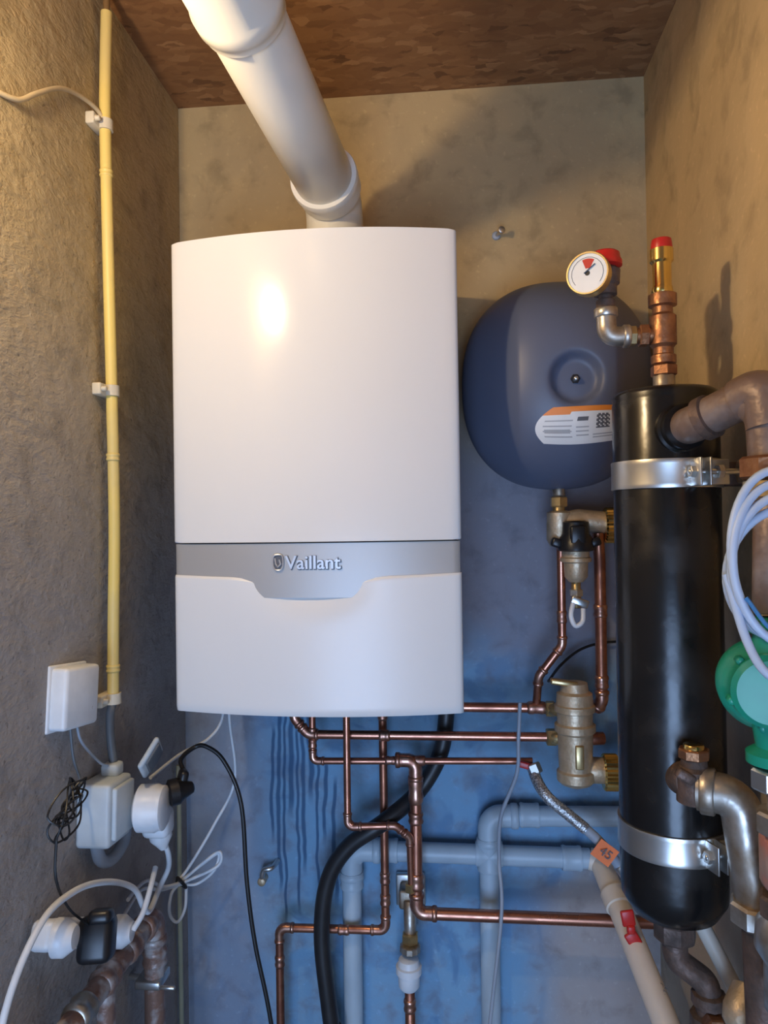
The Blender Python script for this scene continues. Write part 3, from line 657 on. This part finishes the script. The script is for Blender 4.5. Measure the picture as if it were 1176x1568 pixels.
tube('black_cable',smooth([(.008,-.300,1.125),(-.010,-.275,1.140),(.002,-.25,1.152),(.022,-.248,1.154),(.052,-.248,1.130),(.080,-.25,1.063),(.088,-.25,.938),(.100,-.25,.84),(.125,-.25,.712),(.15,-.25,.5),(.16,-.25,.2)]),.0036,M['blackcab'],g,12)
g=group('white_angled_plug',(-.02,-.31,1.05))
lathe('plug_body',(-.030,-.318,1.052),(.2,.05,-1),[(0,.014),(.004,.018),(.018,.017),(.028,.010),(.036,.005)],M['white'],g,20)
tube('white_cable',smooth([(-.022,-.314,1.025),(-.022,-.30,1.0),(-.035,-.27,.965),(-.045,-.28,.940),(-.040,-.33,.930),(-.040,-.352,.945),(-.045,-.375,.985),(-.050,-.444,1.028),(-.052,-.53,1.058),(-.056,-.603,1.053),(-.06,-.667,.985),(-.06,-.70,.85),(-.06,-.72,.5)]),.0042,M['whitecab'],g,12)

g=group('white_cable_bundle',(.0,-.12,.95))
def wc(i,pts,r=.0028): tube('strand_%d'%i,smooth(pts,12),r,M['whitecab'],g,10)
wc(0,[(.02,-.12,1.235),(.022,-.12,1.16),(.030,-.12,1.055),(-.010,-.12,.972),(-.058,-.12,.895),(-.075,-.13,.875)])
wc(1,[(.012,-.13,1.235),(.012,-.13,1.17),(-.01,-.14,1.135),(-.04,-.2,1.125),(-.05,-.30,1.12)])
wc(2,[(-.072,-.125,.872),(-.03,-.125,.905),(.000,-.125,.925),(-.008,-.125,.895),(-.04,-.125,.870),(-.07,-.125,.868)])
wc(3,[(-.070,-.125,.872),(-.088,-.125,.850),(-.092,-.125,.815),(-.078,-.125,.800),(-.063,-.125,.825),(-.060,-.125,.868)])
wc(4,[(-.070,-.125,.872),(-.02,-.13,.915),(.004,-.13,.93),(-.0,-.13,.905),(-.06,-.13,.875)])
wc(5,[(-.07,-.13,.872),(-.085,-.17,.885),(-.09,-.22,.92),(-.085,-.28,.935),(-.07,-.34,.95)],.003)
wc(6,[(-.07,-.13,.87),(-.088,-.17,.880),(-.092,-.24,.915),(-.080,-.32,.925),(-.07,-.36,.93)],.003)
tube('tie',smooth([(-.073,-.134,.884),(-.064,-.137,.878),(-.060,-.128,.864),(-.068,-.118,.862),(-.076,-.125,.870),(-.073,-.134,.884)]),.003,M['black'],g,8)

g=group('tangled_black_lead',(-.06,-.52,1.16))
pts=[]
for k in range(46):
    a=k*.93; pts.append(V((-.062+.010*math.sin(k*1.7),-.522+.038*math.cos(a)*(.7+.3*math.sin(k*.7)),1.158+.036*math.sin(a*1.07)*(.6+.4*math.cos(k*.5)))))
tube('tangle',smooth(pts,7),.0013,M['blackcab'],g,6)
tube('drop_lead',smooth([(-.06,-.556,1.136),(-.058,-.562,1.09),(-.056,-.538,1.042),(-.05,-.50,1.00)]),.0017,M['blackcab'],g,6)

g=group('power_strip_with_plugs',(-.06,-.48,.98))
R_=E(-27,0,0)
box('strip_body',(-.082,-.470,.972),(.032,.195,.036),M['white'],g,.009,R_,3)
for i,(y,z,rr) in enumerate(((-.545,1.008,.0225),(-.385,.927,.0225))):
    lathe('round_plug_%d'%i,(-.068,y,z),(1,.1,0),[(0,rr),(.012,rr),(.018,rr*.8),(.024,rr*.6),(.026,0)],M['white'],g,32)
box('black_adapter',(-.046,-.484,.974),(.044,.044,.056),M['black'],g,.010,E(-20,0,12),3)
box('black_adapter_cap',(-.040,-.484,1.003),(.030,.030,.018),M['black'],g,.007,E(-20,0,12),3)
tube('plug_lead',smooth([(-.042,-.385,.93),(-.032,-.372,.95),(-.03,-.35,.975),(-.035,-.32,.99)]),.0042,M['whitecab'],g,10)

g=group('old_heating_pipes',(-.06,-.35,.85))
OP=mat('mottled_old_pipe',(.26,.15,.11),(.48,.44,.42),rough=.42,metal=.2,scale=38,bump=.5,thr=(.47,.64))
run('horizontal_pipe',[(-.062,-.86,.88),(-.062,-.345,.888),(-.062,-.265,.886),(-.062,-.262,.2)],.0160,OP,g,bend=.024,fm=OP)
run('branch_pipe',[(-.062,-.43,.885),(-.062,-.425,.2)],.0125,OP,g)
for i,y in enumerate((-.355,-.43,-.50)): collar('pipe_tee_%d'%i,(-.062,y,.887),(0,1,0),.0162,.036,M['steel'] if i==2 else OP,g)
collar('drop_collar',(-.062,-.262,.82),(0,0,1),.0162,.03,OP,g)
box('pipe_clamp',(-.066,-.262,.785),(.042,.046,.014),M['zinc'],g,.003); cyl('clamp_screw',(-.045,-.285,.785),(-.02,-.285,.785),.0035,M['zinc'],g,8)
cyl('clamp_rod',(-.105,-.262,.785),(-.07,-.262,.785),.005,M['zinc'],g,10)
g=group('green_yellow_earth_wire',(-.095,-.06,.8))
tube('wire',smooth([(-.097,-.062,1.06),(-.097,-.06,.95),(-.097,-.062,.8),(-.097,-.06,.6),(-.097,-.06,.2)]),.0045,M['greenyel'],g,10)

g=group('wall_anchor_screw',(.519,-.01,2.058))
cyl('anchor',(.519,.01,2.058),(.519,-.006,2.058),.008,M['greycab'],g,16); cyl('shank',(.519,0,2.058),(.528,-.03,2.058),.0035,M['zinc'],g,10); cyl('head',(.527,-.028,2.058),(.5285,-.032,2.058),.007,M['zinc'],g,16)
g=group('wall_pipe_hook',(.062,-.01,.845))
tube('hook',smooth([(.050,.0,.822),(.050,-.018,.830),(.055,-.022,.848),(.070,-.02,.852),(.078,0,.858)]),.005,M['zinc'],g,10)
cyl('hook_screw',(.05,.005,.825),(.05,-.024,.825),.008,M['bronze'],g,12)

# lamp fitting on the left wall (out of the photograph, source of the warm light)
LP=V((-.045,-.90,2.000))
g=group('wall_lamp',(LP.x,LP.y,LP.z))
lathe('lamp_holder',(-.105,-.90,2.075),(.45,0,-.25),[(0,.03),(.01,.03),(.012,.018),(.035,.018)],M['white'],g)

# ------------------------------------------------------------------ lights
def light(name,typ,loc,energy,color,**k):
    l=bpy.data.lights.new(name,typ); l.energy=energy; l.color=color
    for a,b_ in k.items(): setattr(l,a,b_)
    o=bpy.data.objects.new(name,l); COL.objects.link(o); o.location=loc; return o
light('warm_bulb','POINT',LP,11.5,(1,.77,.47),shadow_soft_size=.022)
o=light('doorway_daylight','AREA',(.347,-2.68,.72),38,(.40,.61,1.0),shape='RECTANGLE',size=.88,size_y=1.3); o.rotation_euler=(math.pi/2,0,0)
w=bpy.data.worlds.new('world'); scene.world=w; w.use_nodes=True
w.node_tree.nodes['Background'].inputs[0].default_value=(.60,.72,1,1); w.node_tree.nodes['Background'].inputs[1].default_value=.3

# ------------------------------------------------------------------ camera
cd=bpy.data.cameras.new('camera'); co=bpy.data.objects.new('camera',cd); COL.objects.link(co)
R3=Matrix.Rotation(.09363,3,'Z')@Matrix.Rotation(math.pi/2+.01168,3,'X')@Matrix.Rotation(-.01505,3,'Z')
co.matrix_world=Matrix.Translation((.4288,-1.4187,1.5171))@R3.to_4x4()
cd.sensor_fit='VERTICAL'; cd.sensor_height=36; cd.lens=1128.3/1568*36; cd.clip_start=.02
scene.camera=co
scene.view_settings.view_transform='Standard'; scene.view_settings.look='None'
